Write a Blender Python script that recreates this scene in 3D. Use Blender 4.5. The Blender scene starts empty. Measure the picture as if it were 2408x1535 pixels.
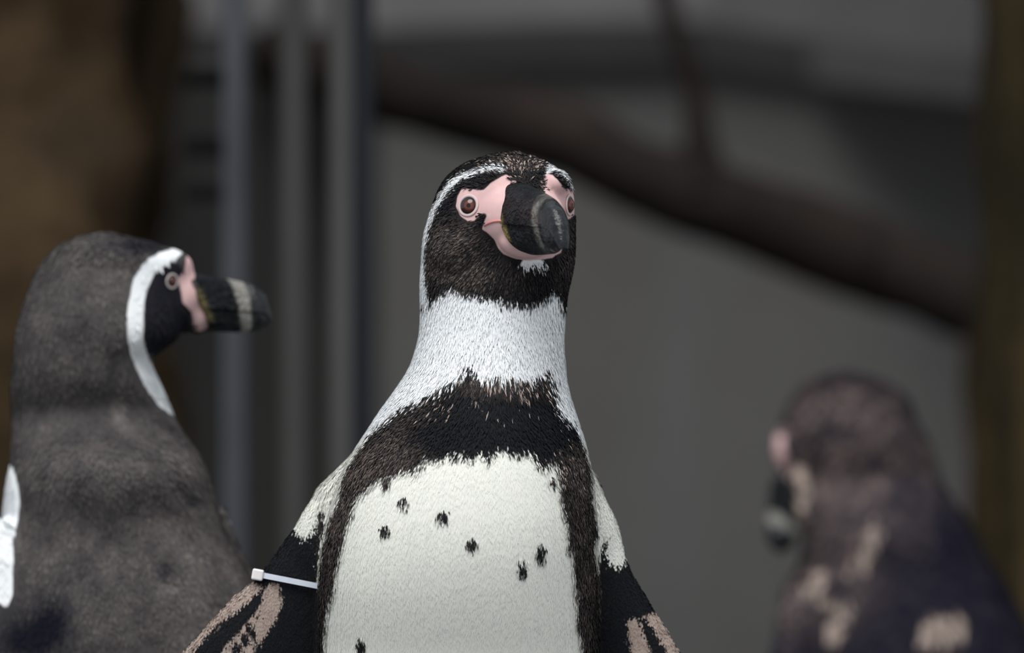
import bpy, math, random
import numpy as np
from mathutils import Vector
from mathutils.bvhtree import BVHTree

# ------------------------------------------------------------------ camera, world, lights
S0 = 4500.0            # photo pixels per metre in the plane of the sharp penguin (y = 0)
DIST = 5.0             # camera to that plane
CAMZ = 0.5294
CX, CY = 1204.0, 767.5
scene = bpy.context.scene
C = scene.collection
cam_d = bpy.data.cameras.new('camera')
cam = bpy.data.objects.new('camera', cam_d); C.objects.link(cam)
cam.location = (0, -DIST, CAMZ); cam.rotation_euler = (math.pi/2, 0, 0)
cam_d.sensor_fit = 'HORIZONTAL'; cam_d.sensor_width = 36.0
cam_d.lens = 36.0*DIST*S0/2408.0
cam_d.clip_start = 0.1; cam_d.clip_end = 100
cam_d.dof.use_dof = True; cam_d.dof.focus_distance = DIST-0.035
cam_d.dof.aperture_fstop = cam_d.lens/72.0
scene.camera = cam

world = bpy.data.worlds.new('overcast_sky'); scene.world = world
world.use_nodes = True
bg = world.node_tree.nodes['Background']
bg.inputs['Color'].default_value = (0.90, 0.95, 1.0, 1); bg.inputs['Strength'].default_value = 0.52
sun_d = bpy.data.lights.new('open_sky_sun_offscreen', 'SUN'); sun_d.energy = 2.5; sun_d.angle = math.radians(45)
sun_d.color = (1.0, 0.985, 0.96)
sun = bpy.data.objects.new('open_sky_sun_offscreen', sun_d); C.objects.link(sun)
sun.rotation_euler = (math.radians(27), math.radians(-8), 0)
scene.view_settings.view_transform = 'Standard'
scene.view_settings.look = 'None'
scene.view_settings.exposure = 0.42
scene.view_settings.gamma = 1.0
scene.view_settings.use_curve_mapping = False
scene.cycles.use_denoising = True

rng = np.random.default_rng(7)
random.seed(7)

# ------------------------------------------------------------------ pixel <-> place
def scl(y): return S0*DIST/(DIST+y)
def P(u, v, y):
    s = scl(y); return (((u-CX)/s), y, CAMZ-(v-CY)/s)
def to_px(co):
    s = S0*DIST/(DIST+co[:, 1])
    return CX+co[:, 0]*s, CY-(co[:, 2]-CAMZ)*s

# ------------------------------------------------------------------ material helpers
def new_mat(name):
    m = bpy.data.materials.new(name); m.use_nodes = True
    nt = m.node_tree; b = nt.nodes['Principled BSDF']
    return m, nt, b
class G:
    """tiny node-graph helper"""
    def __init__(s, nt): s.nt = nt
    def n(s, t, **kw):
        x = s.nt.nodes.new(t)
        for k, v in kw.items(): setattr(x, k, v)
        return x
    def link(s, a, b): s.nt.links.new(a, b)
    def attr(s, name):
        x = s.n('ShaderNodeAttribute', attribute_name=name); return x.outputs['Fac']
    def math(s, op, a, b=None, c=None, clamp=False):
        x = s.n('ShaderNodeMath', operation=op, use_clamp=clamp)
        for i, q in enumerate((a, b, c)):
            if q is None: continue
            if isinstance(q, (int, float)): x.inputs[i].default_value = q
            else: s.link(q, x.inputs[i])
        return x.outputs[0]
    def rng(s, v, a, b, c=0., d=1., smooth=False):
        x = s.n('ShaderNodeMapRange', interpolation_type='SMOOTHSTEP' if smooth else 'LINEAR')
        s.link(v, x.inputs['Value'])
        for k, q in (('From Min', a), ('From Max', b), ('To Min', c), ('To Max', d)): x.inputs[k].default_value = q
        return x.outputs['Result']
    def mix(s, f, a, b):
        x = s.n('ShaderNodeMix', data_type='RGBA')
        if isinstance(f, (int, float)): x.inputs[0].default_value = f
        else: s.link(f, x.inputs[0])
        for i, q in ((6, a), (7, b)):
            if isinstance(q, tuple): x.inputs[i].default_value = (*q, 1)
            else: s.link(q, x.inputs[i])
        return x.outputs[2]
    def coords(s, scale=(1, 1, 1), rot=(0, 0, 0)):
        t = s.n('ShaderNodeTexCoord'); m = s.n('ShaderNodeMapping')
        m.inputs['Scale'].default_value = scale; m.inputs['Rotation'].default_value = rot
        s.link(t.outputs['Object'], m.inputs['Vector']); return m.outputs['Vector']
    def noise(s, vec, scale, detail=3., rough=.55):
        x = s.n('ShaderNodeTexNoise'); s.link(vec, x.inputs['Vector'])
        x.inputs['Scale'].default_value = scale; x.inputs['Detail'].default_value = detail
        x.inputs['Roughness'].default_value = rough; return x.outputs['Fac']
    def bump(s, h, strength, dist, bsdf):
        x = s.n('ShaderNodeBump'); x.inputs['Strength'].default_value = strength
        x.inputs['Distance'].default_value = dist; s.link(h, x.inputs['Height'])
        s.link(x.outputs['Normal'], bsdf.inputs['Normal'])

def plumage_mat(name, black, brown, rw=1.25, rc=0., white=(.80, .825, .85), cream=(.74, .745, .69), lo=.5, hi=1.3):
    m, nt, b = new_mat(name); g = G(nt)
    co = g.coords((1, 1, .25))
    n1 = g.noise(co, 330, 3)                        # feather-tip raggedness
    n2 = g.noise(g.coords(), 55, 4)                 # larger mottling
    n3 = g.noise(co, 900, 2)
    rnd = g.attr('rnd')
    jit = g.math('MULTIPLY', g.math('SUBTRACT', n1, .5), 9.)
    w = g.math('ADD', g.attr('w'), jit)
    f = g.math('ADD', g.math('MULTIPLY', g.math('POWER', rnd, 2.2), rw), g.math('MULTIPLY_ADD', n3, .45, rc))
    f = g.math('MULTIPLY', g.math('MULTIPLY', g.attr('br'), f), g.rng(n2, .34, .66, lo, hi), clamp=True)
    dark = g.mix(f, black, brown)
    wv = g.mix(g.attr('cr'), white, cream)
    wv = g.mix(g.rng(g.noise(g.coords((1, 1, .08)), 260, 3), .45, .7, 0., .22), wv, (.60, .62, .60))
    wv = g.mix(g.rng(rnd, .0, .3, .12, 0.), wv, (.55, .57, .59))
    buff_shaded_white = g.mix(n1, (.25, .19, .165), (.45, .37, .32))  # buff flecks and tufts; on flippers, white with its shade in the colour
    red = g.rng(n2, .42, .62, 0., 1.)
    pink = g.mix(red, (.58, .385, .385), (.66, .445, .43))
    pink = g.mix(g.rng(n3, .55, .75, 0., .25), pink, (.56, .33, .33))
    col = g.mix(g.rng(w, -2.2, 2.2), dark, wv)
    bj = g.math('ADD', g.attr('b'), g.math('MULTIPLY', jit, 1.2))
    col = g.mix(g.rng(bj, -2., 2.), col, buff_shaded_white)
    pj = g.math('ADD', g.attr('p'), g.math('MULTIPLY', jit, .45))
    col = g.mix(g.rng(pj, -1.6, 1.6), col, pink)
    col = g.mix(g.rng(g.math('ADD', g.attr('yl'), g.math('MULTIPLY', jit, .3)), -1.5, 2.), col, (.50, .40, .13))
    nt.links.new(col, b.inputs['Base Color'])
    b.inputs['Roughness'].default_value = .7
    b.inputs['Specular IOR Level'].default_value = .08
    g.bump(n1, .14, .0008, b)
    return m

def simple(name, col, rough=.6, col2=None, nscale=20, bump=0., metal=0., spec=.5, stretch=(1, 1, 1)):
    m, nt, b = new_mat(name); g = G(nt)
    n = g.noise(g.coords(stretch), nscale, 5)
    c = g.mix(g.rng(n, .33, .67), col, col2 or tuple(x*.75 for x in col))
    g.link(c, b.inputs['Base Color'])
    b.inputs['Roughness'].default_value = rough; b.inputs['Metallic'].default_value = metal
    b.inputs['Specular IOR Level'].default_value = spec
    if bump: g.bump(n, .6, bump, b)
    return m

# ------------------------------------------------------------------ mesh helpers
def link_mesh(name, verts, faces, mat, parent=None, smooth=True):
    me = bpy.data.meshes.new(name)
    me.from_pydata([tuple(map(float, v)) for v in verts], [], [tuple(map(int, f)) for f in faces])
    me.update()
    if smooth: me.polygons.foreach_set('use_smooth', [True]*len(me.polygons))
    if mat: me.materials.append(mat)
    o = bpy.data.objects.new(name, me); C.objects.link(o)
    if parent: set_parent(o, parent)
    return o
def set_parent(o, parent):
    o.parent = parent
    o.matrix_parent_inverse = MPI.get(parent.name, parent.matrix_world.inverted())
MPI = {}
def empty(name, loc):
    o = bpy.data.objects.new(name, None); C.objects.link(o)
    o.location = loc; o.empty_display_size = .05
    from mathutils import Matrix
    MPI[o.name] = Matrix.Translation(loc).inverted()
    return o
def tag(o, label, cat, group=None):
    o['label'] = label; o['category'] = cat
    if group: o['group'] = group
    return o
def structure(o): o['kind'] = 'structure'; return o

def grid_faces(nr, nc, off=0):
    r = np.arange(nr-1)[:, None]*nc; c = np.arange(nc)[None, :]; c2 = (c+1) % nc
    f = np.stack([r+c, r+c2, r+nc+c2, r+nc+c], -1).reshape(-1, 4)+off
    return f.tolist()
def tube(path, radii, seg=14, squash=None):
    """closed tube along a path; radii scalars"""
    pts = [Vector(p) for p in path]; V = []; n = len(pts)
    up = Vector((0, 1, 0.01))
    for i, p in enumerate(pts):
        t = (pts[min(i+1, n-1)]-pts[max(i-1, 0)]).normalized()
        a = t.cross(up)
        if a.length < 1e-3: a = t.cross(Vector((1, 0, 0)))
        a.normalize(); bb = t.cross(a).normalized()
        for k in range(seg):
            th = 2*math.pi*k/seg
            V.append(p+(a*math.cos(th)+bb*math.sin(th))*radii[i])
    F = grid_faces(n, seg)
    F.append(tuple(range(seg))[::-1]); F.append(tuple(range((n-1)*seg, n*seg)))
    return V, F
def ellipsoid(c, r, rot=None, nu=24, nv=14):
    V = []; c = Vector(c)
    for i in range(nv+1):
        ph = math.pi*(i+.0001)/(nv+.0002)
        for k in range(nu):
            th = 2*math.pi*k/nu
            p = Vector((r[0]*math.sin(ph)*math.cos(th), r[1]*math.sin(ph)*math.sin(th), r[2]*math.cos(ph)))
            if rot: p = rot @ p
            V.append(c+p)
    F = grid_faces(nv+1, nu)
    F.append(tuple(range(nu))[::-1]); F.append(tuple(range(nv*nu, (nv+1)*nu)))
    return V, F
def box(x0, x1, y0, y1, z0, z1):
    V = [(x, y, z) for z in (z0, z1) for y in (y0, y1) for x in (x0, x1)]
    F = [(0, 2, 3, 1), (4, 5, 7, 6), (0, 1, 5, 4), (2, 6, 7, 3), (0, 4, 6, 2), (1, 3, 7, 5)]
    return V, F
def join(parts):
    V = []; F = []
    for v, f in parts:
        o = len(V); V += [tuple(x) for x in v]; F += [tuple(i+o for i in q) for q in f]
    return V, F
def bevel(o, w=.004, seg=2):
    m = o.modifiers.new('bevel', 'BEVEL'); m.width = w; m.segments = seg; return o

# value noise for displaced rock
def vnoise(p, seed=0):
    p = np.asarray(p, float); i = np.floor(p).astype(np.int64); f = p-i; f = f*f*(3-2*f)
    def h(a):
        n = (a[:, 0]*73856093) ^ (a[:, 1]*19349663) ^ (a[:, 2]*83492791) ^ (seed*2654435)
        n = (n ^ (n >> 13))*1274126177 & 0x7fffffff
        return ((n ^ (n >> 16)) & 0xffff)/65535.
    out = 0
    for dx in (0, 1):
        for dy in (0, 1):
            for dz in (0, 1):
                wgt = np.abs(1-dx-f[:, 0])*np.abs(1-dy-f[:, 1])*np.abs(1-dz-f[:, 2])
                out = out+wgt*h(i+np.array([dx, dy, dz]))
    return out
def fbm(p, seed=0, oct=4):
    p = np.asarray(p, float); a = .5; s = 0
    for k in range(oct): s = s+a*(vnoise(p, seed+k)-.5); p = p*2.03; a *= .5
    return s

def rock(name, lo, hi, mat, seed, amp=.09, power=5., n=64):
    """a lump of artificial rock filling a rounded block, displaced by noise"""
    lo = np.array(lo); hi = np.array(hi); c = (lo+hi)/2; r = (hi-lo)/2
    th = np.linspace(0, 2*np.pi, n*2, endpoint=False); ph = np.linspace(0.001, np.pi-.001, n)
    T, Ph = np.meshgrid(th, ph)
    d = np.stack([np.sin(Ph)*np.cos(T), np.sin(Ph)*np.sin(T), np.cos(Ph)], -1).reshape(-1, 3)
    k = (np.abs(d)**power).sum(1)**(-1/power)
    p = c+d*k[:, None]*r
    nn = fbm(p*5.+seed*11, seed, 5)
    crack = -np.clip(.10-np.abs(fbm(p*4+3.3, seed+9, 3)), 0, .1)*1.3
    p = p+d*(nn*amp*2.2+crack*amp*4.)[:, None]
    p[:, 2] = np.maximum(p[:, 2], lo[2])
    F = grid_faces(n, n*2); F.append(tuple(range(n*2))[::-1]); F.append(tuple(range((n-1)*n*2, n*n*2)))
    return link_mesh(name, p, F, mat)

# ------------------------------------------------------------------ the place
mat_wall, nt, b = new_mat('grey_render'); g = G(nt)
co = g.coords(); n = g.noise(co, 6, 6); n2 = g.noise(g.coords((1, 1, .15)), 9, 4)
c = g.mix(g.rng(n, .3, .7), (.092, .089, .086), (.112, .109, .107))
c = g.mix(g.rng(n2, .52, .75, 0, .5), c, (.13, .133, .141))
g.link(c, b.inputs['Base Color']); b.inputs['Roughness'].default_value = .75; g.bump(n, .3, .01, b)
mat_lip = simple('grey_concrete_lip', (.165, .160, .165), .85, (.135, .130, .134), 5, .01, 0., .15)
mat_floor = simple('wet_concrete', (.10, .097, .09), .6, (.06, .058, .055), 8, .008)
mat_log = simple('dark_bark', (.027, .020, .0175), .85, (.013, .011, .0105), 16, .012, 0., .1, stretch=(1, 1, 1))
mat_rock, nt, b = new_mat('brown_rockwork'); g = G(nt)
co = g.coords(); n = g.noise(co, 7, 6, .6); n2 = g.noise(g.coords((1, 1, 2.2), (0, .5, 0)), 4, 4)
c = g.mix(g.rng(n, .35, .65), (.013, .0065, .0025), (.058, .039, .021))
c = g.mix(g.rng(n2, .5, .7, 0, .8), c, (.040, .028, .021))
g.link(c, b.inputs['Base Color']); b.inputs['Roughness'].default_value = .9; b.inputs['Specular IOR Level'].default_value = .08; g.bump(n, .7, .02, b)
mat_rock2 = simple('mossy_rockwork', (.062, .044, .020), .9, (.022, .018, .010), 7, .02, 0., .08)
mat_steel = simple('dull_galvanised_steel', (.062, .067, .080), .5, (.034, .036, .043), 5, 0, .3)
mat_dark = simple('black_rubber', (.005, .005, .005), .9, (.009, .0085, .0085), 12, 0, 0, .05)
mat_panel = simple('charcoal_panel', (.030, .029, .028), .7, (.044, .042, .040), 5)
mat_greypipe = simple('grey_plastic_pipe', (.075, .073, .072), .5, (.06, .058, .057), 6)
mat_navy = simple('navy_painted_pipe', (.007, .009, .016), .5, (.010, .012, .019), 6, 0, 0, .3)

structure(link_mesh('floor', *box(-3, 3, -1.2, 2.6, -.08, 0), mat_floor, smooth=False))
structure(link_mesh('wall_back', *box(-2.2, 2.2, 2.05, 2.25, -.05, 2.2), mat_wall, smooth=False))
# overhanging lip of the shelter roof: a slab with a slightly sagging lower edge
edge = [(-900, 110), (330, 120), (470, 165), (900, 165), (1300, 150), (1650, 148), (1900, 190), (2300, 240), (3300, 270)]
YS = 2.03
V = []; F = []
for u, v in edge:
    YS = float(np.interp(u, (1900, 2300, 3300), (2.03, 1.80, 1.65)))  # right end brought forward, shaped to shade the wall beneath
    x, _, z = P(u, v, YS)
    ln_ = float(np.interp(u, (1700, 2400), (.02, .20)))  # face leant over towards the right so it renders darker
    for (yy, zz) in ((YS, z), (YS-.02, z+.03), (YS-ln_, 1.25), (2.1, 1.25), (2.1, z+.02)): V.append((x, yy, zz))
ne = len(edge)
F = grid_faces(ne, 5); F.append((0, 1, 2, 3, 4)); F.append(tuple(range((ne-1)*5, ne*5))[::-1])
lip = structure(link_mesh('ceiling', V, F, mat_lip, smooth=False))

# leaning dead branch in front of the wall
YL = 1.62
axis = [(640, 130, 80), (860, 195, 84), (1000, 238, 88), (1180, 285, 92), (1350, 335, 92), (1500, 415, 92), (1650, 478, 96), (1800, 520, 104),
        (2000, 595, 102), (2180, 665, 98), (2300, 715, 92), (2480, 790, 88)]
def branch_mesh(axis, Y, seed, lump=.18, seg=20, bend=((640, 1000, 2100, 2480), (.125, .03, 0, -.10))):
    pts = []; rad = []
    a = np.array(axis, float); t = np.arange(len(a)); tt = np.linspace(0, len(a)-1, len(a)*5)
    a = np.stack([np.interp(tt, t, a[:, k]) for k in range(3)], 1)
    for u, v, r in a:
        y = Y+float(np.interp(u, bend[0], bend[1])); pts.append(P(u, v, y)); rad.append(r/scl(y))
    V, F = tube(pts, rad, seg)
    V = np.array([tuple(q) for q in V]); ctr = np.repeat(np.array(pts), seg, 0)
    d = V-ctr; k = 1+lump*2*fbm(V*22, seed, 3)
    return ctr+d*k[:, None], F
br = empty('dead_branch', (P(2480, 790, YL)[0], YL, P(2480, 790, YL)[2]))
link_mesh('trunk', *branch_mesh(axis, YL, 3), mat_log, br)
link_mesh('twig', *branch_mesh([(1520, -160, 22), (1560, -20, 26), (1592, 80, 27), (1618, 150, 30), (1636, 230, 30), (1645, 320, 38), (1650, 400, 62), (1652, 450, 80)], YL-.005, 5), mat_log, br)
tag(br, 'thick dark brown dead branch leaning diagonally before the grey wall', 'branch')

tag(rock('rock', (P(-560, 0, 1.35)[0], 1.02, 0), (P(395, 0, 1.2)[0], 1.68, 1.25), mat_rock, 2, .06, 6.),
    'large warm brown rough rock beside the steel post', 'rock')
tag(rock('rock', (P(2320, 0, 1.2)[0], 1.0, 0), (P(3000, 0, 1.35)[0], 1.5, 2.2), mat_rock2, 5, .05, 7.),  # unseen upper height added to keep sky light off the wall
    'dark olive brown mossy rock at the lower end of the dead branch', 'rock')

# gate post and pipes
YP = 1.0
def post(name, u0, u1, Y, depth, mat, ztop=1.3):
    a = P(u0, 0, Y)[0]; c_ = P(u1, 0, Y)[0]
    return bevel(link_mesh(name, *box(a, c_, Y, Y+depth, 0, ztop), mat, smooth=False), .003)
def pipe(name, u0, u1, Y, mat, ztop=1.3):
    a = P(u0, 0, Y)[0]; c_ = P(u1, 0, Y)[0]; r = (c_-a)/2; x = (a+c_)/2
    zs = [0, .02, .4, .8, ztop-.02, ztop]
    return link_mesh(name, *tube([(x, Y+r, z) for z in zs], [r]*6, 24), mat)
gp = empty('gate_post', (P(548, 0, YP)[0], YP, 0))
po = post('post', 520, 580, YP, .02, mat_steel); set_parent(po, gp)
for v0, v1 in ((160, 205), (318, 368), (432, 470)):
    x0, _, z0 = P(432, v1, YP); x1, _, z1 = P(518, v0, YP)
    h = bevel(link_mesh('hinge', *box(x0, x1+.001, YP-.004, YP+.024, z0, z1), mat_dark, gp, smooth=False), .003)
tag(gp, 'flat pale steel gate post with black hinge plates', 'post')
pn = bevel(link_mesh('door_1', *box(P(370, 0, 1.76)[0], P(890, 0, 1.76)[0], 1.76, 1.79, 0, P(0, 150, 1.76)[2]), mat_panel, smooth=False), .004)
structure(pn)
tag(pipe('drain_pipe', 655, 725, 1.12, mat_greypipe), 'grey vertical pipe standing alone in front of the charcoal door', 'pipe')
tag(pipe('drain_pipe', 772, 832, 1.06, mat_greypipe), 'grey vertical pipe touching the navy pipe', 'pipe')
tag(pipe('drain_pipe', 832, 878, 1.06, mat_navy), 'navy blue painted vertical pipe', 'pipe')

# ------------------------------------------------------------------ penguin machinery
def sd_poly(u, v, poly, reach=70.):
    """signed distance in pixels, positive inside"""
    poly = np.array(poly, float); out = np.full(len(u), -reach)
    m = (u > poly[:, 0].min()-reach) & (u < poly[:, 0].max()+reach) & (v > poly[:, 1].min()-reach) & (v < poly[:, 1].max()+reach)
    if not m.any(): return out
    x = u[m]; y = v[m]; d = np.full(len(x), 1e9); ins = np.zeros(len(x), bool)
    for a, b_ in zip(poly, np.roll(poly, -1, 0)):
        ex, ey = b_-a; wx = x-a[0]; wy = y-a[1]
        t = np.clip((wx*ex+wy*ey)/(ex*ex+ey*ey+1e-9), 0, 1)
        d = np.minimum(d, (wx-ex*t)**2+(wy-ey*t)**2)
        cnd = (a[1] > y) != (b_[1] > y)
        xi = a[0]+(y-a[1])*ex/(ey if abs(ey) > 1e-9 else 1e-9)
        ins ^= cnd & (x < xi)
    d = np.sqrt(d); out[m] = np.where(ins, d, -d); return np.maximum(out, -reach)
def sd_line(u, v, pts, rad):
    d = np.full(len(u), 1e9)
    for a, b_ in zip(pts[:-1], pts[1:]):
        a = np.array(a, float); e = np.array(b_, float)-a
        t = np.clip(((u-a[0])*e[0]+(v-a[1])*e[1])/(e@e), 0, 1)
        d = np.minimum(d, np.hypot(u-a[0]-e[0]*t, v-a[1]-e[1]*t))
    return np.maximum(rad-d, -70)
def sd_ell(u, v, cx, cy, rx, ry):
    q = np.hypot((u-cx)/rx, (v-cy)/ry); return np.maximum((1-q)*min(rx, ry), -70)
def soft(u, v, cx, cy, rx, ry): return np.exp(-((u-cx)/rx)**2-((v-cy)/ry)**2)

def loft(rows, Y, seg=72, power=2.15):
    """rows (v, u_left, u_right, y_front, y_back) in pixels at depth Y -> closed shell"""
    r = np.array(rows, float); s = scl(Y)
    vv = np.arange(r[0, 0], r[-1, 0]+1, 9.0)
    q = [np.interp(vv, r[:, 0], r[:, k]) for k in (1, 2, 3, 4)]
    ker = np.exp(-(np.arange(-4, 5)/1.8)**2); ker /= ker.sum()
    q = [np.convolve(np.pad(a, 4, mode='reflect', reflect_type='odd'), ker, 'valid') for a in q]
    ker = np.exp(-(np.arange(-18, 19)/4.5)**2); ker /= ker.sum()
    bl = np.clip((vv-r[0, 0]-560)/150, 0, 1)
    q = [a*(1-bl)+bl*np.convolve(np.pad(a, 18, mode='reflect', reflect_type='odd'), ker, 'valid') for a in q]
    th = np.linspace(0, 2*np.pi, seg, endpoint=False); c, sn = np.cos(th), np.sin(th)
    c = np.sign(c)*np.abs(c)**(2/power); sn = np.sign(sn)*np.abs(sn)**(2/power)
    V = []
    for i, v in enumerate(vv):
        ul, ur, yf, yb = (a[i] for a in q)
        hw = max((ur-ul)/2, 2); yc = (yf+yb)/2; hd = max((yb-yf)/2, 2)
        x = ((ul+ur)/2-CX+hw*c)/s
        V.append(np.stack([x, Y+(yc+hd*sn)/S0, np.full(seg, CAMZ-(v-CY)/s)], 1))
    V = np.concatenate(V); n = len(vv)
    F = grid_faces(n, seg); F.append(tuple(range(seg))[::-1]); F.append(tuple(range((n-1)*seg, n*seg)))
    return V.tolist(), F
def flipper(lead, trail, Y, yc, thick, seg=20):
    """flat paddle between a leading and a trailing edge (pixels at depth Y + yc)"""
    V = []; n = len(lead)
    for i, (a, b_) in enumerate(zip(lead, trail)):
        t = i/(n-1); y = Y+np.interp(t, np.linspace(0, 1, len(yc)), yc)/S0
        th_ = np.interp(t, np.linspace(0, 1, len(thick)), thick)/S0/2
        A = np.array(P(*a, y)); B = np.array(P(*b_, y)); m = (A+B)/2; h = (A-B)/2
        for k in range(seg):
            q = 2*math.pi*k/seg
            V.append(m+h*math.cos(q)+np.array([0, 1, 0])*math.sin(q)*th_*(1+.35*math.cos(q)))
    F = grid_faces(n, seg); F.append(tuple(range(seg))[::-1]); F.append(tuple(range((n-1)*seg, n*seg)))
    return V, F
def legs(x, y, half, z1, face):
    """two short legs with three-toed feet on the floor"""
    out = []
    f = Vector((math.cos(face), math.sin(face), 0)); sd = Vector((-f.y, f.x, 0))
    for s in (-1, 1):
        b_ = Vector((x, y, 0))+sd*(s*half)
        out.append(tube([b_+Vector((0, 0, z1)), b_+Vector((0, 0, z1*.5)), b_+Vector((0, 0, .012))], [.034, .024, .014], 14))
        out.append(ellipsoid(b_+f*.022+Vector((0, 0, .011)), (.026, .026, .010)))
        for q in (-.45, 0, .45):
            d = (f*math.cos(q)+sd*math.sin(q))
            out.append(tube([b_+Vector((0, 0, .012)), b_+d*.045+Vector((0, 0, .011)), b_+d*.075+Vector((0, 0, .007))], [.009, .008, .004], 10))
    return out

def fuse(shells, voxel, iters):
    V, F = join(shells)
    me = bpy.data.meshes.new('tmp'); me.from_pydata([tuple(map(float, v)) for v in V], [], F); me.update()
    o = bpy.data.objects.new('tmp', me); C.objects.link(o)
    m = o.modifiers.new('r', 'REMESH'); m.mode = 'VOXEL'; m.voxel_size = voxel
    dg = bpy.context.evaluated_depsgraph_get(); dg.update()
    out = bpy.data.meshes.new_from_object(o.evaluated_get(dg))
    bpy.data.objects.remove(o); bpy.data.meshes.remove(me)
    n = len(out.vertices); co = np.zeros(n*3); out.vertices.foreach_get('co', co); co = co.reshape(-1, 3)
    e = np.zeros(len(out.edges)*2, int); out.edges.foreach_get('vertices', e); e = e.reshape(-1, 2)
    deg = np.bincount(e.ravel(), minlength=n).astype(float)
    for k in range(iters):
        lam = .5 if k % 2 == 0 else -.49
        acc = np.stack([np.bincount(e[:, 0], co[e[:, 1], a], n)+np.bincount(e[:, 1], co[e[:, 0], a], n) for a in range(3)], 1)
        co = co+lam*(acc/deg[:, None]-co)
    out.vertices.foreach_set('co', co.ravel()); out.update()
    out.polygons.foreach_set('use_smooth', [True]*len(out.polygons))
    nr = np.zeros(n*3); out.vertices.foreach_get('normal', nr)
    # keep the largest connected shell only
    return out, co, nr.reshape(-1, 3)

ATTR = ('w', 'p', 'b', 'br', 'cr', 'yl', 'rnd')
def put_attrs(me, A):
    for k in ATTR:
        a = me.attributes.new(k, 'FLOAT', 'POINT'); a.data.foreach_set('value', A[k].astype(np.float32))

def feathers(name, co, nr, A, n, length, width, flow, mat, parent, mask, lift, jitter, fleck=None):
    """short overlapping feathers: one small leaf each, lying along the flow"""
    idx = np.nonzero(mask)[0]; idx = rng.choice(idx, n); lift = lift[idx][:, None]
    nn = nr[idx]; jj = rng.normal(0, .0008, (n, 3)); p = co[idx]+jj-nn*(jj*nn).sum(1)[:, None]+nn*(rng.uniform(-1, 1, n)[:, None]*.0065*lift)
    d = flow[idx]+rng.normal(0, .16, (n, 3)); d -= nn*(d*nn).sum(1)[:, None]
    d /= np.linalg.norm(d, axis=1)[:, None]+1e-9
    sd = np.cross(nn, d); L = (length[idx]*rng.uniform(.7, 1.3, n))[:, None]; W = (width[idx]*rng.uniform(.75, 1.25, n))[:, None]
    root = p-nn*(.004*lift); mid = p+d*L*.55+nn*(L*lift*.75); tip = p+d*L+nn*(L*lift)
    V = np.stack([root, mid+sd*W/2, tip, mid-sd*W/2], 1).reshape(-1, 3)
    me = bpy.data.meshes.new(name)
    me.vertices.add(4*n); me.vertices.foreach_set('co', V.ravel())
    me.loops.add(4*n); me.loops.foreach_set('vertex_index', np.arange(4*n))
    me.polygons.add(n); me.polygons.foreach_set('loop_start', np.arange(n)*4)
    me.update(); me.validate()
    B = {k: np.repeat(A[k][idx], 4) for k in ATTR}
    B['w'] = np.repeat(A['w'][idx]+rng.normal(0, 1, n)*jitter[idx], 4)
    B['rnd'] = np.repeat(rng.uniform(0, 1, n), 4)
    if fleck is not None:
        hit = rng.uniform(0, 1, n) < fleck[idx]
        B['b'] = np.where(np.repeat(hit, 4), 30., B['b'])
    put_attrs(me, B); me.materials.append(mat)
    o = bpy.data.objects.new(name, me); C.objects.link(o); set_parent(o, parent)
    o['kind'] = 'stuff'
    return o

# horn material: dark with a pale cross band; 's' runs along the bill
def bill_mat(name, band0, band1, yell=.8, bmin=.12):
    m, nt, b = new_mat(name); g = G(nt)
    s = g.attr('s'); co = g.coords()
    n = g.noise(co, 160, 4); n2 = g.noise(co, 420, 3)
    base = g.mix(g.rng(n, .4, .72), (.0025, .0035, .005), (.014, .018, .023))
    base = g.mix(g.rng(n2, .60, .74, 0, .30), base, (.10, .10, .09))
    sj = g.math('ADD', s, g.math('MULTIPLY', g.math('SUBTRACT', n, .5), .10))
    bandm = g.math('MULTIPLY', g.rng(sj, band0-.03, band0+.03, smooth=True), g.rng(sj, band1-.03, band1+.03, 1, 0, smooth=True))
    col = g.mix(g.math('MULTIPLY', bandm, g.rng(g.noise(co, 75, 3), .38, .62, bmin, .85)), base, (.30, .29, .26))
    yel = g.math('MULTIPLY', g.rng(sj, .06, .13, 1, 0), yell)
    col = g.mix(g.math('MULTIPLY', yel, g.attr('side')), col, (.30, .24, .085))
    g.link(col, b.inputs['Base Color'])
    rr = g.rng(s, .35, .7, .48, .19); g.link(rr, b.inputs['Roughness']); g.link(g.rng(s, .55, .75, .14, .42), b.inputs['Specular IOR Level'])
    rough = g.math('MULTIPLY', g.math('ADD', n, n2), g.rng(s, .35, .75, 1., .12))
    g.bump(rough, 1., .006, b)
    return m

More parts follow.
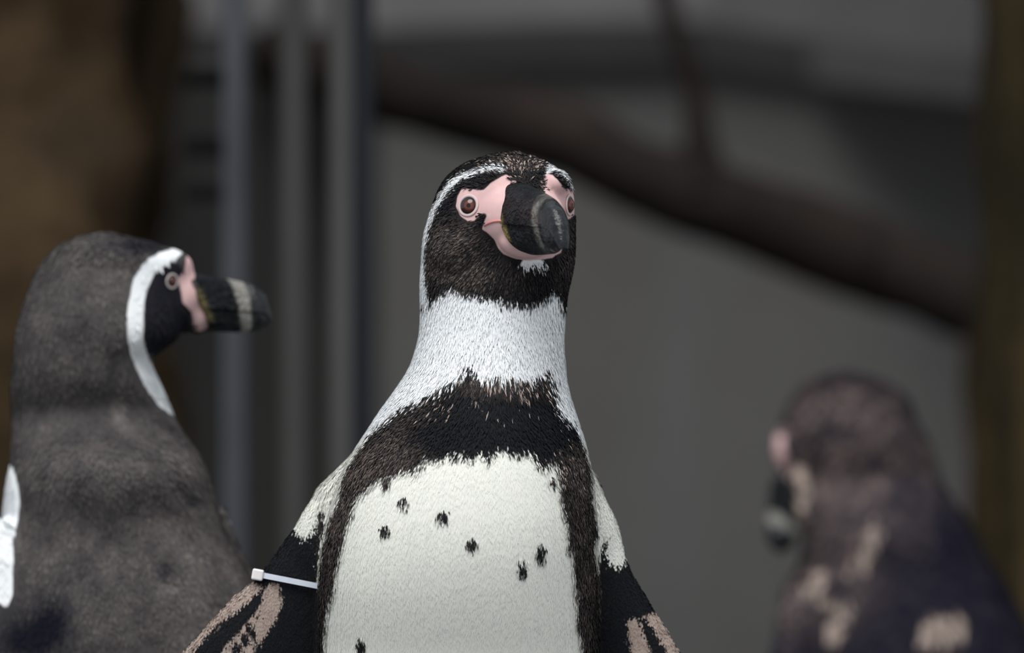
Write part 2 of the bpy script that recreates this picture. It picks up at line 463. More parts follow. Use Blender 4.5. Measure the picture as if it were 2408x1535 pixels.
def bill(base, d, up, L, U, Lo, mat, parent, shear=.6):
    """two horny halves. U / Lo: rows (s, half width, height, drop) in metres along the axis d"""
    d = Vector(d).normalized(); up = (Vector(up)-d*Vector(up).dot(d)).normalized(); sd = d.cross(up); base = Vector(base)
    res = []
    for nm, rows, sign in (('upper_bill', U, 1), ('lower_bill', Lo, -1)):
        rows = np.array(rows, float); N = 72
        ss = np.linspace(rows[0, 0], rows[-1, 0], N)
        hw = np.interp(ss, rows[:, 0], rows[:, 1]); hh = np.interp(ss, rows[:, 0], rows[:, 2]); dr = np.interp(ss, rows[:, 0], rows[:, 3])
        ker = np.array([1, 2, 3, 2, 1])/9
        sm = lambda a: np.convolve(np.pad(a, 2, mode='edge'), ker, 'valid')
        hw, hh, dr = sm(hw), sm(hh), sm(dr)
        V = []; S = []; SD = []; seg = 48
        for i, s in enumerate(ss):
            for k in range(seg):
                th = 2*math.pi*k/seg; c, sn = math.cos(th), math.sin(th)
                x = math.copysign(abs(c)**.85, c)*hw[i]
                if sn >= 0: z = hh[i]*abs(sn)**.9
                else: z = -hh[i]*.06*abs(sn)
                lump = 0
                if nm == 'upper_bill' and s < .55 and sn > .2:
                    lump = .0040*(1-s/.55)*(fbm(np.array([[s*16, th*3.1, 2.]]), 4, 3)[0])*min(1, (sn-.2)*3)
                p = base+d*(s*L-(1-s)*shear*sign*z)+sd*x+up*(sign*(z+lump)-dr[i])
                V.append(p); S.append(s); SD.append(1. if sn < .55 else 0.)
        F = grid_faces(N, seg); F.append(tuple(range(seg))[::-1]); F.append(tuple(range((N-1)*seg, N*seg)))
        if sign < 0: F = [tuple(f)[::-1] for f in F]
        o = link_mesh(nm, V, F, mat, parent)
        for an, vals in (('s', S), ('side', SD)):
            a = o.data.attributes.new(an, 'FLOAT', 'POINT'); a.data.foreach_set('value', np.array(vals, np.float32))
        m = o.modifiers.new('smooth', 'SUBSURF'); m.levels = 1; m.render_levels = 1
        res.append(o)
    return res

m_eye, nt, b = new_mat('eyeball'); g = G(nt)
a = g.attr('ang')
c = g.mix(g.rng(a, 11, 13), (.004, .003, .003), (.13, .032, .022))
c = g.mix(g.rng(a, 24, 30), c, (.045, .012, .010))
c = g.mix(g.rng(a, 35, 40), c, (.010, .006, .008))
g.link(c, b.inputs['Base Color']); b.inputs['Roughness'].default_value = .12
m_eyering = simple('pale_eye_skin', (.56, .42, .42), .6, (.60, .47, .47), 120)
m_eyering2 = simple('grey_eye_skin', (.42, .37, .35), .6, (.48, .42, .40), 120)
m_gape = simple('red_gape_skin', (.50, .16, .15), .5, (.60, .24, .22), 200)

def eye(hit, n, gaze, r, ringr, parent, ringmat, sx=1.0):
    hit = Vector(hit); n = Vector(n).normalized(); gz = Vector(gaze).normalized()
    c_ = hit-n*(r*.55)
    V, F = ellipsoid(c_, (r, r, r), None, 36, 24)
    o = link_mesh('eye', V, F, m_eye, parent)
    ang = [math.degrees((Vector(v)-c_).angle(gz)) for v in V]
    at = o.data.attributes.new('ang', 'FLOAT', 'POINT'); at.data.foreach_set('value', np.array(ang, np.float32))
    # eyelid ring lying on the head
    t1 = n.cross(Vector((0, 0, 1))).normalized(); t2 = n.cross(t1).normalized()
    V = []; A_, B_ = 40, 12
    for i in range(A_):
        q = 2*math.pi*i/A_; rd = t1*math.cos(q)+t2*math.sin(q)
        for k in range(B_):
            w_ = 2*math.pi*k/B_
            V.append(hit+rd*(ringr+math.cos(w_)*ringr*.16)+n*(math.sin(w_)*ringr*.09))
    F = []
    for i in range(A_):
        for k in range(B_):
            F.append((i*B_+k, i*B_+(k+1) % B_, ((i+1) % A_)*B_+(k+1) % B_, ((i+1) % A_)*B_+k))
    link_mesh('eyelid', V, F, ringmat, parent)
    return o

def caster(me, co):
    bvh = BVHTree.FromPolygons([tuple(c) for c in co], [tuple(p.vertices) for p in me.polygons])
    o = Vector((0, -DIST, CAMZ))
    def cast(u, v):
        d = (Vector(P(u, v, 0))-o).normalized()
        h, n, i, _ = bvh.ray_cast(o, d)
        return h, n
    return cast

# ================================================================== the sharp penguin
root = empty('penguin', (P(1090, 0, 0)[0], 0, 0))
tag(root, 'front-facing penguin with spotted white belly and white tie on its flipper', 'penguin', 'penguins')
rows = [(360, 1190, 1220, -10, 30), (363, 1150, 1252, -50, 70), (372, 1122, 1266, -82, 100), (384, 1097, 1288, -104, 122), (400, 1070, 1315, -124, 140), (420, 1050, 1336, -138, 156),
        (445, 1035, 1347, -148, 170), (475, 1022, 1352, -154, 178), (510, 1010, 1350, -156, 182), (550, 998, 1350, -155, 184), (590, 994, 1350, -152, 183),
        (630, 991, 1346, -150, 180), (665, 989, 1338, -148, 178), (700, 989, 1330, -148, 176), (740, 990, 1328, -152, 176), (783, 988, 1325, -158, 178),
        (815, 981, 1324, -165, 180), (853, 970, 1327, -175, 185), (890, 950, 1330, -190, 192), (930, 922, 1339, -206, 200), (966, 895, 1350, -220, 210),
        (1012, 866, 1366, -248, 222), (1057, 835, 1380, -272, 235), (1100, 811, 1388, -292, 245), (1150, 790, 1396, -308, 255), (1222, 770, 1402, -324, 262),
        (1300, 757, 1402, -326, 268), (1380, 746, 1400, -313, 272), (1460, 746, 1404, -289, 275), (1535, 748, 1407, -260, 278), (1700, 735, 1420, -228, 285),
        (1900, 725, 1432, -235, 290), (2100, 735, 1425, -245, 290), (2300, 770, 1390, -262, 285), (2500, 840, 1320, -218, 265), (2650, 920, 1240, -160, 240),
        (2760, 1010, 1150, -90, 200), (2800, 1060, 1100, -40, 140)]
px = 1/S0
def EL(u, v, yp, ru, ry, rv, Y=0.): return ellipsoid(P(u, v, Y+yp*px), (ru*px, ry*px, rv*px))
leadL = [(905, 985), (858, 1035), (812, 1085), (756, 1140), (720, 1192), (692, 1240), (663, 1280), (621, 1340), (595, 1367), (549, 1403), (505, 1450), (469, 1489), (428, 1535), (380, 1600), (345, 1690), (330, 1750)]
trailL = [(980, 1120), (940, 1160), (900, 1200), (870, 1270), (845, 1330), (822, 1390), (800, 1440), (780, 1480), (755, 1530), (725, 1580), (690, 1620), (650, 1670), (590, 1715), (510, 1750), (430, 1775), (350, 1765)]
leadR = [(1345, 985), (1366, 1035), (1383, 1085), (1409, 1142), (1433, 1190), (1449, 1222), (1460, 1258), (1469, 1305), (1486, 1347), (1516, 1397), (1540, 1436), (1569, 1483), (1599, 1535), (1640, 1620), (1660, 1700), (1655, 1760)]
trailR = [(1270, 1120), (1285, 1160), (1300, 1200), (1310, 1270), (1325, 1330), (1345, 1390), (1365, 1440), (1385, 1480), (1405, 1530), (1430, 1580), (1455, 1630), (1490, 1680), (1530, 1720), (1570, 1750), (1610, 1770), (1640, 1770)]
shells = [loft(rows, 0.),
          flipper(leadL, trailL, 0, (0, 30, 45, 42, 38, 30), (110, 90, 64, 50, 36, 14)),
          flipper(leadR, trailR, 0, (0, 30, 45, 42, 38, 30), (110, 90, 64, 50, 36, 14)),
          EL(1222, 512, -112, 108, 88, 84), EL(1238, 566, -148, 68, 62, 42),       # muzzle behind the bill
          EL(1160, 425, -78, 62, 62, 34), EL(1298, 432, -60, 40, 60, 34),             # brows
          EL(1095, 590, -60, 80, 90, 80),
          ellipsoid((P(1090, 0, 0)[0], .062, .055), (.035, .05, .03))]
shells += legs(P(1090, 0, 0)[0], .0, .042, .12, -math.pi/2)
me, co, nr = fuse(shells, .00135, 10)
u, v = to_px(co); yy = co[:, 1]
A = {k: np.zeros(len(co)) for k in ATTR}
front = nr[:, 1] < .25
neck = [(960, 690), (960, 720), (1009, 716), (1022, 704), (1040, 690), (1064, 677), (1090, 688), (1122, 694), (1142, 697), (1169, 703), (1195, 712), (1221, 714), (1252, 714), (1273, 706), (1288, 694),
        (1307, 681), (1313, 692), (1318, 712), (1325, 724), (1345, 735), (1350, 900), (1400, 1000), (1450, 1120), (1500, 1240), (1500, 1315), (1474, 1312), (1458, 1329), (1436, 1327), (1426, 1299),
        (1424, 1262), (1413, 1293), (1401, 1334), (1397, 1305), (1393, 1272), (1404, 1246), (1398, 1210), (1391, 1181), (1387, 1145), (1387, 1107), (1378, 1071), (1367, 1043), (1354, 1012), (1337, 988), (1317, 975), (1306, 948),
        (1302, 913), (1296, 885), (1284, 862), (1266, 874), (1245, 884), (1224, 886), (1200, 880), (1182, 889), (1164, 872), (1154, 886), (1133, 881), (1112, 866), (1101, 852), (1096, 872), (1077, 889), (1048, 901), (1034, 917),
        (1006, 930), (985, 943), (953, 954), (925, 978), (896, 1001), (876, 1017), (858, 1041), (841, 1066), (824, 1095), (811, 1125), (807, 1154), (795, 1184), (783, 1210), (773, 1236), (765, 1270), (757, 1311), (749, 1380), (743, 1380), (751, 1310), (759, 1262), (766, 1224), (760, 1190), (751, 1192),
        (748, 1222), (733, 1255), (714, 1265), (698, 1247), (660, 1220), (700, 1120), (840, 990), (930, 860), (960, 780)]
browL = [(960, 720), (960, 500), (1000, 500), (1013, 505), (1025, 475), (1046, 445), (1064, 422), (1090, 407), (1116, 400), (1142, 395), (1163, 390), (1182, 391), (1192, 402), (1182, 404), (1148, 406), (1122, 411),
         (1090, 423), (1069, 440), (1046, 466), (1028, 497), (1008, 549), (1001, 601), (1004, 653), (1010, 715)]
browR = [(1279, 396), (1283, 386), (1296, 390), (1317, 402), (1333, 417), (1345, 436), (1360, 470), (1360, 440), (1338, 436), (1325, 419), (1307, 405), (1292, 405), (1281, 409)]
belly = [(878, 1131), (901, 1117), (930, 1110), (957, 1100), (975, 1106), (985, 1103), (1003, 1073), (1020, 1076), (1041, 1073), (1059, 1058), (1070, 1075), (1084, 1061), (1105, 1078), (1122, 1062), (1140, 1064), (1150, 1084), (1159, 1058), (1186, 1049), (1205, 1062), (1221, 1062),
         (1236, 1056), (1252, 1064), (1263, 1087), (1277, 1095), (1289, 1080), (1309, 1093), (1312, 1128), (1316, 1160), (1322, 1195), (1333, 1225), (1336, 1262), (1346, 1288), (1350, 1330), (1352, 1376), (1358, 1420), (1358, 1465), (1368, 1500), (1370, 1535), (1375, 1800), (1360, 2200), (1250, 2500),
         (1090, 2600), (920, 2500), (800, 2200), (765, 1800), (762, 1535), (762, 1495), (768, 1436), (786, 1376), (796, 1320), (806, 1276), (818, 1230), (832, 1200), (834, 1180), (850, 1155)]
chin = [(1222, 624), (1231, 612), (1260, 607), (1279, 612), (1279, 622), (1266, 629), (1254, 622), (1242, 630)]
w = np.maximum.reduce([sd_poly(u, v, neck), sd_poly(u, v, browL), sd_poly(u, v, browR), sd_poly(u, v, chin)])
wb = sd_poly(u, v, belly)
for (cx, cy, rx, ry) in ((951, 1177, 8, 10), (1040, 1208, 10, 12), (906, 1243, 9, 11), (1110, 1274, 8.5, 12), (1228, 1327, 9, 19), (1270, 1295, 9, 20), (846, 1512, 10, 13), (1295, 1124, 6, 8), (911, 1129, 7, 14), (1338, 1280, 5, 8)):
    wb = np.minimum(wb, -sd_ell(u, v, cx, cy, rx*1.02, ry*1.02)*2.4)
wb = np.where(yy < .0, wb, -70); w = np.maximum(w, wb)
w = w-np.clip((nr[:, 1]-.15)/.4, 0, 1)*90*np.where(v < 690, .9, 1)
A['w'] = w
pinkL = [(1192, 409), (1213, 426), (1224, 442), (1230, 480), (1220, 520), (1250, 560), (1290, 575), (1324, 575), (1320, 593), (1299, 606), (1273, 611), (1242, 612), (1210, 608), (1184, 598), (1170, 580), (1161, 562),
         (1150, 550), (1134, 538), (1139, 522), (1146, 505), (1138, 500), (1128, 507), (1116, 519), (1101, 521), (1083, 508), (1072, 486), (1075, 463), (1088, 440), (1106, 445), (1137, 447), (1153, 431), (1174, 418)]
pinkR = [(1283, 408), (1299, 411), (1317, 429), (1328, 445), (1346, 443), (1362, 463), (1362, 491), (1343, 512), (1331, 518), (1326, 500), (1300, 490), (1275, 460), (1268, 440), (1272, 421)]
pk = np.maximum(sd_poly(u, v, pinkL), sd_poly(u, v, pinkR))
for _ in range(26):
    q = rng.uniform(0, 1); cx = 1222-q*22+rng.normal(0, 5) if _ % 3 else 1278+rng.normal(0, 6); cy = 415+rng.uniform(0, 34)
    pk = np.minimum(pk, -sd_ell(u, v, cx, cy, rng.uniform(2.5, 5), rng.uniform(2.5, 5))*1.5)
A['p'] = np.where(nr[:, 1] < .45, pk, -70)
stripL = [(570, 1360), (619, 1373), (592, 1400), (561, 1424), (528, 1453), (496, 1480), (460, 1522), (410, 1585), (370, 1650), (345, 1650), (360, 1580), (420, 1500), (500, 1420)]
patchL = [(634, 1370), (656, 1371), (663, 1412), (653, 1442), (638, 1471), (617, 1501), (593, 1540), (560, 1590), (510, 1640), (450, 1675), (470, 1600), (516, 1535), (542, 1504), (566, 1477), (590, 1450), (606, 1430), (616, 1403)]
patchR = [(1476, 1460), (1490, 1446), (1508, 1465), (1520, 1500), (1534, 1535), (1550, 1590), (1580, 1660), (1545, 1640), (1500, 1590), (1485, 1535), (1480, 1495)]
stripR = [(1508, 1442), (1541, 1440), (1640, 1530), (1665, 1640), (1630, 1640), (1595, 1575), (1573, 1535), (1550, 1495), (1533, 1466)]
shaded_white = np.maximum.reduce([sd_poly(u, v, q) for q in (stripL, patchL, patchR, stripR)])  # pale flipper undersides: white feathers, their shade put into the tone
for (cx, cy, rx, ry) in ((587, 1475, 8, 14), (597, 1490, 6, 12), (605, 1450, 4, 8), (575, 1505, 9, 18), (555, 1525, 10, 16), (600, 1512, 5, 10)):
    shaded_white = np.minimum(shaded_white, -sd_ell(u, v, cx, cy, rx, ry)*1.5)
A['b'] = np.where(front & (yy > -.035), shaded_white, -70)
A['yl'] = np.where(front, sd_line(u, v, [(1190, 503), (1197, 519), (1186, 527), (1198, 549), (1212, 571), (1236, 588)], 4.5), -70)
brn = .12+.75*soft(u, v, 1060, 575, 75, 50)+.60*soft(u, v, 1110, 645, 90, 30)+.40*soft(u, v, 1340, 610, 30, 80)+.75*soft(u, v, 900, 1070, 95, 75)+.7*soft(u, v, 1340, 1100, 45, 60)
brn += .55*soft(u, v, 820, 1180, 50, 120)+.5*soft(u, v, 790, 1350, 45, 200)+.55*soft(u, v, 1370, 1330, 40, 230)+.55*soft(u, v, 1180, 905, 130, 32)+.45*soft(u, v, 1215, 385, 60, 30)
brn += .5*soft(u, v, 1010, 970, 60, 40)
brn -= 1.2*soft(u, v, 1165, 990, 160, 62)
A['br'] = np.clip(brn*np.where(v > 1100, np.where((u < 745) | (u > 1410), .25, 1), 1), 0.03, 1.4)
A['cr'] = np.clip((v-1000)/60, 0, 1)
A['rnd'][:] = .45
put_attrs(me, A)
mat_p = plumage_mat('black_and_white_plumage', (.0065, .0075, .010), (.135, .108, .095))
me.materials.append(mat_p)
body = bpy.data.objects.new('body', me); C.objects.link(body); set_parent(body, root)
cast = caster(me, co)
# feather flow
du = np.zeros(len(co)); dv = np.ones(len(co))
hd = np.clip((720-v)/80, 0, 1)
rx_, ry_ = u-1228, v-515; rr = np.hypot(rx_, ry_)+1
du = hd*(rx_/rr)*1.0; dv = (1-hd)*1+hd*(ry_/rr*.7+.35)
bz = np.clip(1-np.abs(v-980)/160, 0, 1)
du += bz*(u-1170)/260
flow = np.stack([du, np.zeros(len(co)), -dv], 1)
ln = np.where(v < 700, 13., 17.)+14*soft(u, v, 1170, 930, 140, 70)+6*soft(u, v, 1170, 800, 170, 60)
wd = np.where(v < 700, 3.4, 4.0)
isw = np.clip((A['w']+4)/8, 0, 1)
ln = ln+isw*4; wd = wd-isw*.8
lf = .13-isw*.062+isw*.045*soft(u, v, 1190, 830, 120, 50)
lf = np.where((wb > 4), .016, lf)
jt = np.where(v < 480, 2.0, np.where(v < 700, 3.5, np.where((v > 840) & (v < 1000), 8., 3.5)))
jt = np.where((wb > -30) & (v > 1100), .7, jt)
msk = (A['p'] < -3) & (co[:, 2] > .05)
flip = ((u < 752) | (u > 1408)) & (v > 1130)
ln = np.where(flip, 9., ln); lf = np.where(flip, .035, lf)
fk = .24*soft(u, v, 1220, 392, 60, 24)+.10*soft(u, v, 1150, 372, 90, 14)+.16*soft(u, v, 1220, 912, 95, 24)+.10*soft(u, v, 1040, 935, 60, 30)+.015*soft(u, v, 1180, 980, 110, 40)+.12*soft(u, v, 1325, 1090, 40, 40)
fk = np.where(A['w'] < -3, fk, 0)
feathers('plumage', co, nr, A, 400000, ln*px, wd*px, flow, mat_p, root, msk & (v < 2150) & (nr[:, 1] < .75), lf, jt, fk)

# bill: points towards the camera and to the penguin's left
mat_bill = bill_mat('dark_horn', .60, .69)
Bp = P(1229, 524, -158*px)
dd = Vector((.345, -.93, -.055))
U = [(0, .0138, .0205, 0), (.12, .0132, .0206, 0), (.3, .0116, .0190, 0.), (.5, .0098, .0172, 0.), (.68, .0080, .0150, .0), (.82, .0064, .0120, .0004), (.91, .0050, .0098, .0030), (.97, .0036, .0082, .0082), (1.0, .0018, .0044, .0118)]
Lo = [(0, .0128, .0150, 0), (.15, .0118, .0158, 0), (.4, .0094, .0150, 0), (.65, .0076, .0140, 0), (.78, .0056, .0122, .0004), (.86, .0036, .0090, .0006), (.90, .0014, .0040, .0008)]
bill(Bp, dd, (0, 0, 1), .062, U, Lo, mat_bill, root, .85)
for (eu, ev, r, rg) in ((1101, 483, .0056, .0052), (1340, 482, .0052, .0050)):
    h, n = cast(eu, ev)
    gz = (n*.55+Vector((0, -1, 0))*.6) if eu < 1200 else (n*.8+Vector((0, -1, 0))*.3)
    eye(h, n, gz, r, rg, root, m_eyering)
gp_ = [cast(*q) for q in ((1139, 531), (1150, 524), (1163, 520), (1176, 519), (1188, 521))]
gv = [h+n*.0002 for h, n in gp_]
link_mesh('gape', *tube(gv, [.0004, .0007, .0007, .0007, .0005], 8), m_gape, root)

# white cable tie round the flipper
tie = empty('cable_tie', (P(660, 0, 0)[0], .008, P(0, 1362, 0)[2]))
mat_tie = simple('white_nylon', (.62, .66, .74), .35, (.55, .60, .70), 200, 0, 0, .5)
mat_tie2 = simple('white_nylon_head', (.80, .76, .76), .4, (.74, .70, .70), 200)
p0 = np.array([606., 1350.]); p1 = np.array([800., 1388.])
loop = []
N = 48
for k in range(N):
    q = 2*math.pi*k/N
    m_ = (p0+p1)/2; h_ = (p1-p0)/2
    uu, vv_ = m_+h_*math.cos(q)
    yb = 42*px+(43*px*abs(math.sin(q))**.7)*math.copysign(1, math.sin(q))
    loop.append(Vector(P(uu, vv_, yb)))
V = []; F = []
hw, ht = .00145, .0005
upv = Vector((.12, 0, 1)).normalized()
for k in range(N):
    t = (loop[(k+1) % N]-loop[k-1]).normalized(); nn = t.cross(upv).normalized(); bz_ = nn.cross(t).normalized()
    for a_, b_ in ((-1, -1), (1, -1), (1, 1), (-1, 1)): V.append(loop[k]+bz_*(a_*hw)+nn*(b_*ht))
for k in range(N):
    k2 = (k+1) % N
    for j in range(4): F.append((k*4+j, k*4+(j+1) % 4, k2*4+(j+1) % 4, k2*4+j))
link_mesh('strap', V, F, mat_tie, tie, smooth=False)
x, y, z = P(606, 1351, 20*px)
V, F = box(-.0030, .0030, -.0030, .0030, -.0029, .0029)
hd_ = link_mesh('head', [(x+a_*math.cos(.18)+c_*math.sin(.18), y+b_, z-a_*math.sin(.18)+c_*math.cos(.18)) for a_, b_, c_ in V], F, mat_tie2, tie, smooth=False)
bevel(hd_, .0009, 3)
tag(tie, 'white plastic cable tie fastened round the sharp penguin\'s flipper', 'cable tie')

# ================================================================== penguin turned away on the brown-rock side
YA = .17
rootA = empty('penguin', (P(320, 0, YA)[0], YA, 0))
tag(rootA, 'grey-backed penguin in profile with white face stripe and pale-banded bill', 'penguin', 'penguins')
rowsA = [(546, 225, 262), (551, 192, 285), (560, 165, 314), (575, 142, 390), (585, 128, 422), (600, 112, 445), (620, 97, 456), (645, 81, 456), (670, 72, 450), (700, 60, 441),
         (745, 47, 436), (775, 41, 432), (795, 37, 420), (812, 35, 398), (830, 33, 366), (850, 31, 354), (880, 28, 368), (920, 24, 387), (967, 26, 403), (1020, 28, 432), (1064, 28, 466),
         (1114, 20, 492), (1194, 8, 512), (1247, 3, 530), (1293, -5, 553), (1343, -15, 580), (1400, -30, 615), (1535, -60, 690), (1700, -80, 740), (2000, -85, 760), (2300, -40, 720), (2500, 50, 640), (2650, 150, 520), (2730, 250, 420)]
def dep(r, hi, vc, bulge, pinch, shoulder):
    """depths: nape bulging out over a neck crease at row vc, shoulders coming out below it"""
    out = []
    vs = [q[0] for q in r]; r = [(float(x), *(float(np.interp(x, vs, [q[k] for q in r])) for k in (1, 2))) for x in sorted(set(vs+list(range(int(vs[0])+20, 1300, 22))))]
    for v_, a_, c_ in r:
        h = min(max(.44*(c_-a_), 12), hi)
        if v_ < vc-130: h = min(h, 135)
        f_ = h+bulge*math.exp(-((v_-(vc-190))/95)**2)*min(1, h/120)-pinch*math.exp(-((v_-vc)/62)**2)+shoulder*math.exp(-((v_-(vc+150))/85)**2)
        out.append((v_, a_, c_, -f_, h))
    return out
shells = [loft(dep(rowsA, 300, 975, 34, 52, 42), YA),
          EL(425, 700, 0, 55, 80, 75, YA), EL(462, 742, 12, 44, 56, 40, YA),
          flipper([(-40, 1210), (-75, 1300), (-85, 1420), (-80, 1560), (-50, 1720), (0, 1850)], [(60, 1240), (80, 1330), (125, 1430), (165, 1535), (175, 1700), (90, 1850)], YA, (-120, -190, -215, -220, -200), (60, 60, 50, 40, 14)),
          flipper([(520, 1180), (560, 1280), (640, 1420), (720, 1560), (780, 1720), (790, 1850)], [(480, 1300), (500, 1400), (560, 1500), (620, 1620), (690, 1760), (760, 1860)], YA, (120, 130, 130, 130, 120), (60, 60, 50, 40, 14)),
          ellipsoid((P(250, 0, YA)[0], YA-.03, .06), (.05, .04, .03))]
shells += legs(P(340, 0, YA)[0], YA, .042, .14, .6)
me, co, nr = fuse(shells, .0022, 12)
u, v = to_px(co)
A = {k: np.zeros(len(co)) for k in ATTR}
stripe = [(424, 580), (375, 594), (337, 616), (315, 657), (304, 707), (297, 754), (301, 801), (308, 836), (327, 879), (349, 920), (374, 954), (402, 974), (420, 980), (405, 936), (380, 893), (360, 862), (345, 832), (336, 789), (337, 739), (342, 695), (351, 667), (370, 637), (394, 621), (419, 605), (430, 592)]
sideW = [(29, 1095), (40, 1129), (47, 1179), (43, 1224), (30, 1263), (31, 1331), (29, 1400), (15, 1432), (-20, 1400), (-30, 1250), (-10, 1120), (15, 1090)]
front = nr[:, 1] < .3
chestA = [(420, 985), (470, 1060), (520, 1180), (560, 1260), (800, 1500), (800, 2400), (500, 2600), (420, 1600)]
A['w'] = np.where(front, np.maximum(sd_poly(u, v, stripe), sd_poly(u, v, sideW)), sd_poly(u, v, chestA))
A['p'] = np.where(front, sd_poly(u, v, [(440, 598), (470, 610), (475, 642), (447, 661), (461, 679), (480, 714), (496, 745), (530, 790), (448, 800), (456, 757), (450, 732), (430, 711), (427, 689), (419, 657), (434, 632)]), -70)
A['b'][:] = -70; A['yl'][:] = -70
brn = .66-.5*soft(u, v, 330, 575, 110, 22)+.35*soft(u, v, 470, 1300, 120, 220)+.25*soft(u, v, 160, 620, 90, 60)
brn += .55*soft(u, v, 280, 960, 14, 60)-.35*soft(u, v, 265, 860, 20, 40)-.55*soft(u, v, 425, 1140, 26, 16)-.6*soft(u, v, 452, 1172, 22, 16)-.65*soft(u, v, 388, 1342, 26, 26)-.3*soft(u, v, 250, 1210, 80, 40)+.2*soft(u, v, 120, 1290, 90, 40)
brn -= .7*soft(u, v, 60, 1500, 90, 70)+.5*soft(u, v, 130, 1450, 40, 60)
brn = np.where((u > 335) & (u < 450) & (v > 620) & (v < 830), np.minimum(brn, .10), brn)
A['br'] = np.clip(brn, .02, 1.2)
A['rnd'][:] = .5
put_attrs(me, A)
mat_a = plumage_mat('grey_brown_plumage', (.004, .005, .011), (.17, .154, .143), .35, .28, lo=.6, hi=1.25)
me.materials.append(mat_a)
bodyA = bpy.data.objects.new('body', me); C.objects.link(bodyA); set_parent(bodyA, rootA)
castA = caster(me, co)
flow = np.tile(np.array([[.15, 0, -1.]]), (len(co), 1))
feathers('plumage', co, nr, A, 45000, np.full(len(co), 20*px), np.full(len(co), 6*px), flow, mat_a, rootA, (A['p'] < -3) & (v < 1650) & (np.abs(A['w']) > 11) & (np.hypot(u-405, v-661) > 40), np.full(len(co), .06), np.full(len(co), .5))
mat_billA = bill_mat('dark_horn_pale_band', .50, .66, .35, .7)
UA = [(0, .0125, .0165, 0), (.2, .012, .0178, 0), (.5, .0098, .0168, 0), (.75, .0085, .0150, 0), (.9, .0065, .0115, .001), (1.0, .0030, .006, .0050)]
LA = [(0, .012, .0125, 0), (.3, .010, .0122, 0), (.6, .008, .0118, 0), (.8, .007, .0108, 0), (.95, .004, .007, .0005)]
bill(P(462, 723, YA), (.88, .28, -.06), (0, 0, 1), .0425, UA, LA, mat_billA, rootA)
h, n = castA(405, 661)
eye(h, n, n, .0032, .0037, rootA, m_eyering2)

# ================================================================== mottled penguin by the mossy rock
YB = .78
rootB = empty('penguin', (P(2120, 0, YB)[0], YB, 0))
tag(rootB, 'mottled brown moulting penguin seen from behind with bill hanging down', 'penguin', 'penguins')
rowsB = [(876, 1972, 2008), (884, 1938, 2038), (896, 1913, 2070), (912, 1892, 2102), (930, 1874, 2124), (953, 1858, 2136), (988, 1843, 2150), (1011, 1840, 2165), (1055, 1842, 2187), (1109, 1852, 2203), (1140, 1862, 2214), (1180, 1876, 2241),
         (1234, 1890, 2277), (1279, 1890, 2300), (1328, 1882, 2330), (1354, 1864, 2347), (1395, 1846, 2372), (1444, 1835, 2398), (1497, 1826, 2420), (1535, 1817, 2435), (1700, 1790, 2470), (2000, 1790, 2480), (2300, 1850, 2420), (2450, 1950, 2320), (2550, 2050, 2220)]
shells = [loft(dep(rowsB, 300, 1120, 20, 30, 36), YB),
          EL(1843, 1055, -60, 28, 50, 60, YB), EL(1872, 1150, -60, 34, 50, 70, YB), EL(1895, 1190, -70, 30, 40, 45, YB),
          flipper([(1870, 1350), (1835, 1440), (1815, 1540), (1805, 1680), (1815, 1820), (1850, 1920)], [(1960, 1390), (1950, 1480), (1945, 1580), (1940, 1700), (1920, 1820), (1870, 1925)], YB, (-120, -190, -215, -215, -200), (60, 60, 50, 40, 14)),
          ellipsoid((P(2150, 0, YB)[0], YB-.03, .06), (.05, .04, .03))]
shells += legs(P(2120, 0, YB)[0], YB, .045, .14, 2.4)
me, co, nr = fuse(shells, .0026, 12)
u, v = to_px(co)
A = {k: np.zeros(len(co)) for k in ATTR}
A['w'][:] = -70; A['yl'][:] = -70
front = nr[:, 1] < .4
A['p'] = np.where(front, np.maximum(sd_ell(u, v, 1828, 1035, 17, 38), sd_ell(u, v, 1840, 1085, 15, 30)), -70)
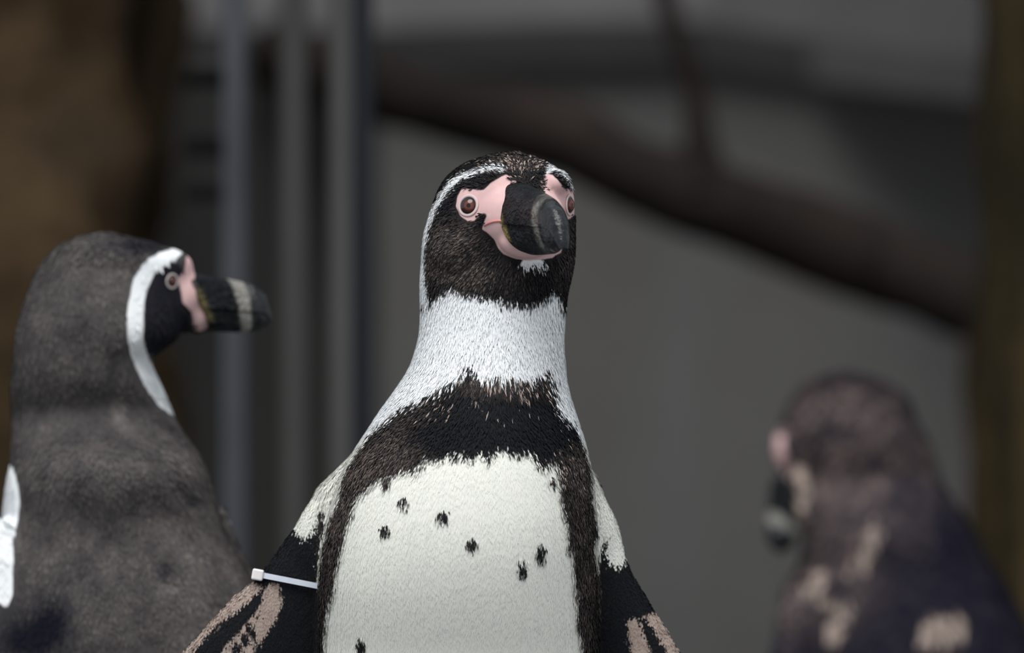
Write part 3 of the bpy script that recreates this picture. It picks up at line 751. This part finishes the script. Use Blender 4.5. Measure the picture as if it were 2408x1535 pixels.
bfl = [sd_line(u, v, [(1880, 1090), (1888, 1150), (1886, 1190)], 11), sd_line(u, v, [(1855, 1150), (1862, 1205), (1885, 1228)], 10)]
for (cx, cy, rx, ry) in ((1929, 1348, 17, 20), (1897, 1378, 12, 14), (1934, 1385, 14, 20), (1960, 1412, 20, 12), (1982, 1424, 18, 20), (1964, 1475, 18, 26), (2183, 1482, 20, 26), (2208, 1448, 22, 14), (2222, 1470, 12, 36), (2255, 1472, 13, 40), (2035, 1305, 10, 30), (2055, 1245, 12, 26), (2005, 1325, 8, 20)):
    bfl.append(sd_ell(u, v, cx, cy, rx, ry))
A['b'] = np.where(front, np.maximum.reduce(bfl), -70)
brn = .05+.72*soft(u, v, 2010, 1050, 170, 110)+.35*soft(u, v, 1980, 920, 120, 50)+.45*soft(u, v, 1930, 1280, 70, 110)+.40*soft(u, v, 1850, 1400, 50, 80)+.4*soft(u, v, 1865, 1050, 14, 50)+.25*soft(u, v, 2080, 1240, 90, 50)+.25*soft(u, v, 1990, 1380, 80, 90)+.3*soft(u, v, 2180, 1080, 30, 60)
A['br'] = np.clip(brn, .04, 1.1); A['rnd'][:] = .5
put_attrs(me, A)
mat_b = plumage_mat('moulting_plumage', (.008, .008, .018), (.25, .19, .17), .7, .2, lo=.25, hi=1.5)
me.materials.append(mat_b)
bodyB = bpy.data.objects.new('body', me); C.objects.link(bodyB); set_parent(bodyB, rootB)
flow = np.tile(np.array([[-.1, 0, -1.]]), (len(co), 1))
feathers('plumage', co, nr, A, 20000, np.full(len(co), 34*px), np.full(len(co), 11*px), flow, mat_b, rootB, (A['p'] < -3) & (v < 1650), np.full(len(co), .14), np.full(len(co), 4.))
mat_billB = bill_mat('dark_horn_pale_spot', .50, .66, 0., .6)
bill(P(1856, 1150, YB-.014), (-.18, -.22, -.95), (-1, -.35, .1), .0395, [(a_, b_*.9, c_*.62, d_*.6) for a_, b_, c_, d_ in UA], [(a_, b_*.9, c_*.8, d_) for a_, b_, c_, d_ in LA], mat_billB, rootB)
